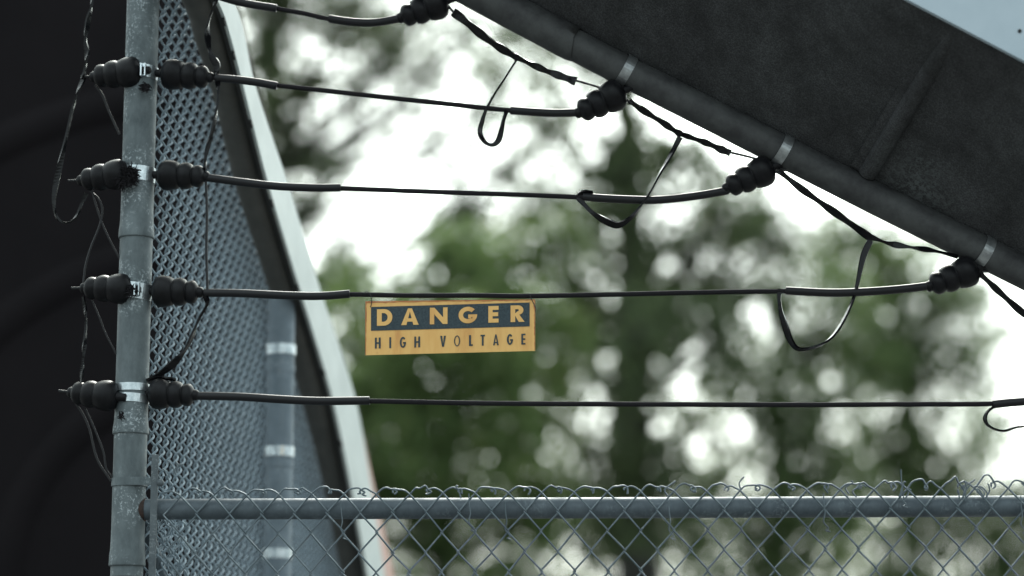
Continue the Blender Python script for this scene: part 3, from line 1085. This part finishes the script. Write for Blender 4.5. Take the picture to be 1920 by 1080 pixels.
def helix_wire(org, z_top, z_bot, flip, amp=-0.0076, r=0.0027, jit=0.0):
    """one flattened spiral of the fine mesh, a real woven wire"""
    per = 2 * SH
    n_ = int((z_top - z_bot) / per * 9)
    pts = []
    for i in range(n_ + 1):
        ph = 2 * math.pi * i / 9 + (math.pi if flip else 0)
        a_ = SW * 0.5 * (1 - math.cos(ph) * 1.10)
        pts.append(org + GU * (a_ + rnd.uniform(-jit, jit)) + GN * (amp * math.sin(ph) + rnd.uniform(-jit, jit)) + UP * (z_top - per * i / 9))
    q = MB()
    q.tube(pts, r, 5, False)
    return q.build("mesh_wire", M["mesh"], side)


t = 0.012
kk = 0
while t < 2.4:
    zt = float(np.interp(t, rk_t, rk_z)) - 0.02
    if zt > 0.4:
        helix_wire(G0 + GU * t, math.floor(zt / (2 * SH)) * 2 * SH, 0.3, kk % 2 == 0)
    t += SW
    kk += 1
# a loose doubled flap of the mesh near the corner, low down
for i in range(9):
    zt = math.floor(F(290, 862 + i * 12).z / 0.045) * 0.045
    helix_wire(G0 + GU * (0.02 + i * 0.0225) + GN * (0.016 + 0.006 * (i % 3)), zt, 1.4, i % 2 == 1, 0.007, 0.0025, 0.003)
# line post of the side fence with three bright bands
pt = G(524, 800, 0.046)
lp = empty("fence_post", (pt.x, pt.y, 0), "blurred round post in the side fence with three bright bands", "post")
ztop = G(524, 520, 0.046).z
q = MB()
off = GN * 0.0
q.tube([Vector((pt.x, pt.y, z)) for z in np.linspace(0, ztop, 6)], 0.0366, 28)
q.build("pole", M["sidepost"], lp)
for y in (655, 848, 1040):
    z = G(524, y, 0.046).z
    MB().ring(Vector((pt.x, pt.y, z)), UP, 0.0370, 0.013, 0.003, 32).build("band_clamp", M["clamp"], lp)
for y in (690, 870):
    z = G(524, y, 0.046).z
    MB().ring(Vector((pt.x, pt.y, z)), UP, 0.0368, 0.010, 0.0015, 32).build("collar", M["sidepost"], lp)
# brace pipe low by the corner
ba, bb = F(268, 972, -0.06), F(330, 1180, -0.12)
o = MB().tube([ba, ba.lerp(bb, 2.2)], 0.017, 16).build("brace_pipe", M["rail"])
tag(o, "pale brace pipe slanting down behind the tension bar at the corner post", "pipe")

# raked edge of the side fence: round edge pipe, black strip standing in for the shadow gap, tabs, pale board
rake = empty("raked_edge", RK[5], "steep receding edge of dark pipe and pale board above the side fence", "edge trim")
MB().tube(smooth([G(x, y, 0.055) for x, y in rake_px], 4), 0.043, 24).build("edge_pipe", M["rakepipe"], rake)
Lp = [(330, -150), (408, 0), (430, 60), (458, 167), (505, 350), (562, 540), (622, 740), (656, 900), (690, 1080), (715, 1230)]
Rp = [(362, -150), (437, 0), (457, 60), (481, 167), (542, 350), (600, 540), (665, 740), (694, 900), (722, 1080), (748, 1230)]
L3 = smooth([G(x, y, 0.112) for x, y in Lp], 5)
R3 = smooth([G(x, y, 0.112) for x, y in Rp], 5)


def strip(A, B, th, d):
    q = MB()
    n_ = len(A)
    vs = A + B + [p - d * th for p in A] + [p - d * th for p in B]
    fs = []
    for i in range(n_ - 1):
        a, b_, c, e = i, i + 1, n_ + i + 1, n_ + i
        o2 = 2 * n_
        fs += [(a, e, c, b_), (a + o2, b_ + o2, c + o2, e + o2), (a, b_, b_ + o2, a + o2), (e, e + o2, c + o2, c)]
    fs += [(0, 2 * n_, 3 * n_, n_), (n_ - 1, 2 * n_ - 1, 4 * n_ - 1, 3 * n_ - 1)]
    q.add(vs, fs, False)
    return q


strip(L3, R3, 0.010, GN).build("pale_board", M["pale"], rake)
K3 = smooth([G(x - 7, y, 0.104) for x, y in Lp], 5)
L3b = smooth([G(x + 2, y, 0.104) for x, y in Lp], 5)
gk = strip(K3, L3b, 0.008, GN).build("gap_black", M["gap_black"], rake)  # shade of the gap between pipe and board, built as a black strip
for i in range(4, len(L3) - 2):
    if i % 4 == 0:
        p = L3[i].lerp(L3[i + 1], rnd.random()) - Vector((0.006, 0, 0))
        q = MB()
        dd = (L3[i + 1] - L3[i]).normalized()
        wdir = GN.cross(dd).normalized()
        q.bar(p - dd * 0.010 + GN * 0.002, p + dd * 0.012 + GN * 0.002, 0.007, wdir, 0.003, GN)
        q.build("edge_tab", M["gap_black"], gk)
S3 = smooth([G(x + 18 * max(0, (y - 820) / 260), y, 0.103) for x, y in Rp[6:]], 5)
R3b = smooth([G(x - 3, y, 0.103) for x, y in Rp[6:]], 5)
strip(R3b, S3, 0.010, GN).build("salmon_edge", M["salmon"], rake)

# ------------------------------------------------------------------ trees
def leaves_mesh(name, mat, centres, tone, size, parent):
    """kite-shaped leaves at centres (N,3)"""
    n_ = len(centres)
    a = rng.normal(size=(n_, 3))
    a /= np.linalg.norm(a, axis=1)[:, None]
    b_ = rng.normal(size=(n_, 3))
    b_ -= a * (a * b_).sum(1)[:, None]
    b_ /= np.linalg.norm(b_, axis=1)[:, None]
    c_ = np.cross(a, b_)
    L = size * rng.uniform(0.7, 1.3, n_)[:, None]
    Wd = L * rng.uniform(0.28, 0.40, n_)[:, None]
    v = np.stack([centres - a * L * .5, centres + b_ * Wd + c_ * L * .06, centres + a * L * .5, centres - b_ * Wd + c_ * L * .06], 1).reshape(-1, 3)
    base = np.array(parent.location)
    v = v - base
    me = bpy.data.meshes.new(name)
    me.vertices.add(4 * n_)
    me.vertices.foreach_set("co", v.astype(np.float32).ravel())
    me.loops.add(4 * n_)
    me.loops.foreach_set("vertex_index", np.arange(4 * n_, dtype=np.int32))
    me.polygons.add(n_)
    me.polygons.foreach_set("loop_start", np.arange(0, 4 * n_, 4, dtype=np.int32))
    me.polygons.foreach_set("loop_total", np.full(n_, 4, dtype=np.int32))
    me.update(calc_edges=True)
    at_ = me.attributes.new("leaf_tone", 'FLOAT', 'FACE')
    at_.data.foreach_set("value", np.clip(tone, 0, 1).astype(np.float32))
    me.materials.append(mat)
    o = bpy.data.objects.new(name, me)
    COL.objects.link(o)
    o.parent = parent
    return o


def tree(name, label, cat, group, base_px, depth, trunk_r, clumps, leaf, size=0.07, trunk_pts=None, lean=0.0, twig=0.3, top_y=None, dens=1.0):
    """clumps: (px, py, rx, ry, depth offset, cover) seen size of each leafy bough"""
    b0 = at(base_px, 1372, depth)
    o = empty(name, (b0.x, b0.y, 0), label, cat, group)
    ctr, tone = [], []
    q = MB()
    top = top_y if top_y is not None else min(c[1] for c in clumps)
    zt = at(base_px, top, depth).z
    tp = [Vector((b0.x + lean * (z / zt) + 0.05 * math.sin(z * 1.3 + depth), b0.y + 0.05 * math.cos(z * 1.1), z)) for z in np.linspace(0, zt, 14)]
    q.tube(tp, [trunk_r * (1.0 - 0.72 * i / 13) * (1.35 if i == 0 else 1) for i in range(14)], 12)
    q2 = MB()
    for (px, py, rx, ry, dd, cov) in clumps:
        d = depth + dd
        c = at(px, py, d)
        sx, sy, sd = rx * d / FPX, ry * d / FPX, max(rx, ry) * d / FPX * 0.8
        # limb from the trunk to the bough
        zj = max(0.8, min(c.z - 0.35 * abs(c.x - b0.x) - 0.2, zt * 0.97))
        i = min(13, int(zj / zt * 13))
        s = tp[i]
        mid = s.lerp(c, 0.55) + Vector((0, 0, -0.08 * (c - s).length))
        r0 = max(0.018, min(trunk_r * 0.35, 0.05 + 0.012 * (c - s).length))
        q2.tube(smooth([s, mid, c, c + Vector((sx * .5, 0, sy * .5))], 4), [r0 * (1 - 0.85 * j / 12) for j in range(13)], 7)
        area = math.pi * sx * sy
        la = size * size * 0.34 * 0.55
        n_leaf = int(cov * dens * area / la)
        ns = max(8, int(area * 15))
        u = rng.normal(size=(ns, 3))
        u /= np.linalg.norm(u, axis=1)[:, None]
        u *= (rng.uniform(0, 1, ns) ** 0.40)[:, None] * 1.10
        sub = np.array(c) + u * np.array([sx, sd, sy])
        st = rng.uniform(-0.2, 0.2, ns)
        n1 = int(n_leaf * 0.50)
        which = rng.integers(0, ns, n1)
        pos = sub[which] + rng.normal(size=(n1, 3)) * np.array([0.17, 0.17, 0.13]) * (0.5 + twig)
        w = rng.normal(size=(n_leaf - n1, 3))
        w /= np.linalg.norm(w, axis=1)[:, None]
        w *= (rng.uniform(0, 1, n_leaf - n1) ** 0.42)[:, None] * 1.15
        pos2 = np.array(c) + w * np.array([sx, sd, sy])
        tn2 = 0.12 * np.sin(pos2[:, 0] * 2.1) + 0.12 * np.sin(pos2[:, 2] * 2.7 + pos2[:, 1])
        ctr += [pos, pos2]
        tone += [0.5 + st[which] + rng.normal(size=n1) * 0.16, 0.5 + tn2 + rng.normal(size=n_leaf - n1) * 0.16]
        for s_ in sub[:: max(1, ns // 14)]:
            e = Vector(s_)
            q2.tube([c, c.lerp(e, .5) + Vector((0, 0, .06)), e], [0.014, 0.010, 0.004], 5)
    q.build("trunk", M["bark"], o)
    q2.build("limbs", M["bark"], o)
    P = np.concatenate(ctr)
    T = np.concatenate(tone)
    keep = P[:, 2] > 0.05
    leaves_mesh("crown", leaf, P[keep], T[keep], size, o)
    return o


gt = "trees behind the fence"
# the big dark trunk, boughs to right and left of it
tree("broadleaf_tree", "dark-trunked tree standing behind the middle of the wires", "tree", gt, 1208, 24, 0.31, [
    (1180, 330, 70, 120, 0, 2.3), (1110, 420, 70, 70, 1, 1.8), (1290, 480, 90, 70, 1, 2.0), (1330, 330, 110, 60, 2, 1.3),
    (1290, 640, 110, 90, -1, 2.3), (1220, 540, 50, 110, 0, 2.6), (1120, 560, 70, 90, 2, 2.6), (1210, 800, 80, 130, -2, 2.6), (1200, 950, 90, 90, -2, 2.4), (1190, 640, 50, 70, -2, 1.6),
    (1180, 120, 160, 110, 0, 1.4), (1400, 420, 90, 70, 1, 1.5), (1030, 240, 70, 60, 1, 0.7), (1250, -60, 260, 150, 0, 1.8),
    (1200, 980, 120, 120, 1, 2.2), (1000, 60, 120, 90, 2, 0.5), (1090, 690, 70, 80, 1, 2.2), (1110, 860, 80, 90, 0, 2.3), (1070, 990, 90, 70, 1, 2.0), (1080, 560, 70, 70, 1, 2.6),
    (1400, 560, 80, 60, 0, 1.6), (1330, 560, 80, 60, 2, 1.5), (1130, 300, 50, 60, 0, 1.2), (1260, 290, 70, 60, 1, 1.8), (1350, 400, 80, 60, 0, 1.7), (1450, 450, 80, 50, 1, 1.8)], M["leaf_dark"], 0.13, dens=0.9, lean=-0.16)
# thin crown at upper left, mostly sky behind it
tree("broadleaf_tree", "thin-crowned tree at upper left, its leaves broken by white sky", "tree", gt, 470, 28, 0.2, [
    (500, 90, 60, 110, 0, 2.2), (545, 230, 60, 80, 1, 2.0), (640, 40, 90, 60, 0, 1.5), (720, 130, 80, 60, 2, 0.9),
    (600, 330, 60, 50, -1, 0.7), (690, 230, 60, 60, 1, 0.75), (820, 120, 90, 60, 2, 0.9), (840, 300, 60, 60, 1, 1.0),
    (920, 200, 70, 70, 3, 1.3), (780, 20, 110, 60, 0, 1.3), (560, -120, 240, 110, 0, 1.6), (480, 420, 90, 90, 0, 1.6),
    (940, 310, 70, 50, 1, 1.2), (640, 460, 60, 40, 0, 0.9), (600, 150, 80, 70, 1, 1.3), (680, 60, 80, 60, 1, 1.3), (520, 20, 70, 70, 0, 1.7),
    (740, 70, 80, 60, 2, 1.2), (560, 400, 50, 60, 0, 1.2), (870, 420, 70, 60, 1, 1.7), (760, 210, 70, 60, 2, 0.9), (880, 60, 80, 60, 0, 1.0),
    (980, 120, 80, 70, 1, 1.2), (1040, 250, 70, 60, 0, 1.2), (660, 310, 60, 40, 1, 0.5), (980, 400, 70, 50, 2, 1.5), (1050, 370, 60, 60, 1, 1.2)], M["leaf_dark"], 0.10)
# fresh green mass left of centre
tree("leafy_tree", "fresh green bushy tree filling the space behind and below the sign", "tree", gt, 830, 21, 0.16, [
    (860, 520, 90, 80, 0, 3.4), (960, 500, 90, 80, 1, 3.4), (720, 590, 110, 80, 0, 3.6), (840, 660, 140, 90, -1, 4.2),
    (980, 640, 110, 100, 0, 3.8), (700, 760, 120, 110, 0, 4.2), (860, 820, 150, 110, -1, 4.4), (1000, 800, 90, 110, 1, 3.2),
    (760, 950, 150, 110, 0, 3.8), (920, 960, 110, 90, 1, 2.6), (640, 540, 60, 60, 1, 3.0), (1060, 470, 50, 60, 1, 2.6),
    (620, 900, 110, 150, 0, 4.0), (1020, 930, 80, 90, 0, 2.4), (800, 1150, 240, 120, 0, 4.0), (980, 1150, 160, 100, 0, 3.2)], M["leaf_light"], 0.10, dens=0.84)
# right-hand trees
tree("broadleaf_tree", "green tree right of the dark trunk with round sky gaps low down", "tree", gt, 1470, 25, 0.15, [
    (1480, 800, 80, 110, 0, 3.0), (1390, 700, 90, 80, 0, 2.3), (1540, 900, 100, 80, 0, 2.7), (1350, 900, 90, 70, 1, 2.0),
    (1480, 660, 80, 70, 1, 1.9), (1400, 1010, 110, 80, 0, 2.5), (1560, 760, 80, 70, 0, 2.0), (1520, 1020, 110, 80, 0, 2.5),
    (1480, 520, 90, 80, 1, 1.7), (1300, 780, 70, 60, 1, 1.8), (1430, 1150, 200, 100, 0, 3.0), (1300, 1020, 100, 70, 1, 2.0), (1620, 700, 80, 80, 1, 1.7), (1560, 640, 80, 60, 1, 1.6), (1580, 560, 80, 60, 0, 1.6)], M["leaf"], 0.115, dens=0.80)
tree("broadleaf_tree", "loose-leaved tree at right, thinning towards the white sky", "tree", gt, 1720, 27, 0.15, [
    (1650, 640, 90, 80, 0, 1.8), (1690, 780, 90, 80, 0, 2.2), (1780, 860, 100, 60, 0, 2.2), (1730, 930, 120, 70, 0, 2.3),
    (1640, 880, 90, 70, 0, 2.2), (1850, 950, 110, 60, 0, 2.2), (1680, 520, 90, 60, 0, 1.5), (1800, 650, 90, 60, 0, 1.0),
    (1760, 560, 80, 50, 1, 1.0), (1650, 1020, 120, 80, 0, 2.2), (1850, 1050, 130, 70, 0, 2.0), (1750, 1150, 240, 90, 0, 2.6),
    (1620, 440, 90, 60, 0, 1.6), (1950, 1000, 120, 100, 0, 2.0), (1560, 470, 80, 50, 0, 1.7), (1650, 510, 80, 60, 1, 1.8), (1740, 590, 80, 70, 0, 1.6), (1700, 680, 80, 70, 0, 1.8), (1800, 550, 80, 50, 0, 1.4), (1800, 730, 70, 70, 0, 1.7), (1850, 630, 70, 60, 1, 0.9), (1620, 600, 80, 70, 2, 1.5), (1760, 470, 70, 40, 1, 1.3), (1860, 800, 70, 60, 1, 1.2)], M["leaf"], 0.115, dens=0.80)
tree("broadleaf_tree", "tree beyond the right edge with sparse leafy boughs", "tree", gt, 2250, 26, 0.2, [
    (2150, 800, 140, 160, 0, 2.0), (2300, 600, 200, 160, 0, 2.2), (2350, 900, 200, 200, 0, 2.6), (2200, 380, 160, 120, 0, 1.6),
    (2120, 1000, 120, 120, 0, 2.2)], M["leaf"], 0.115, dens=0.80)
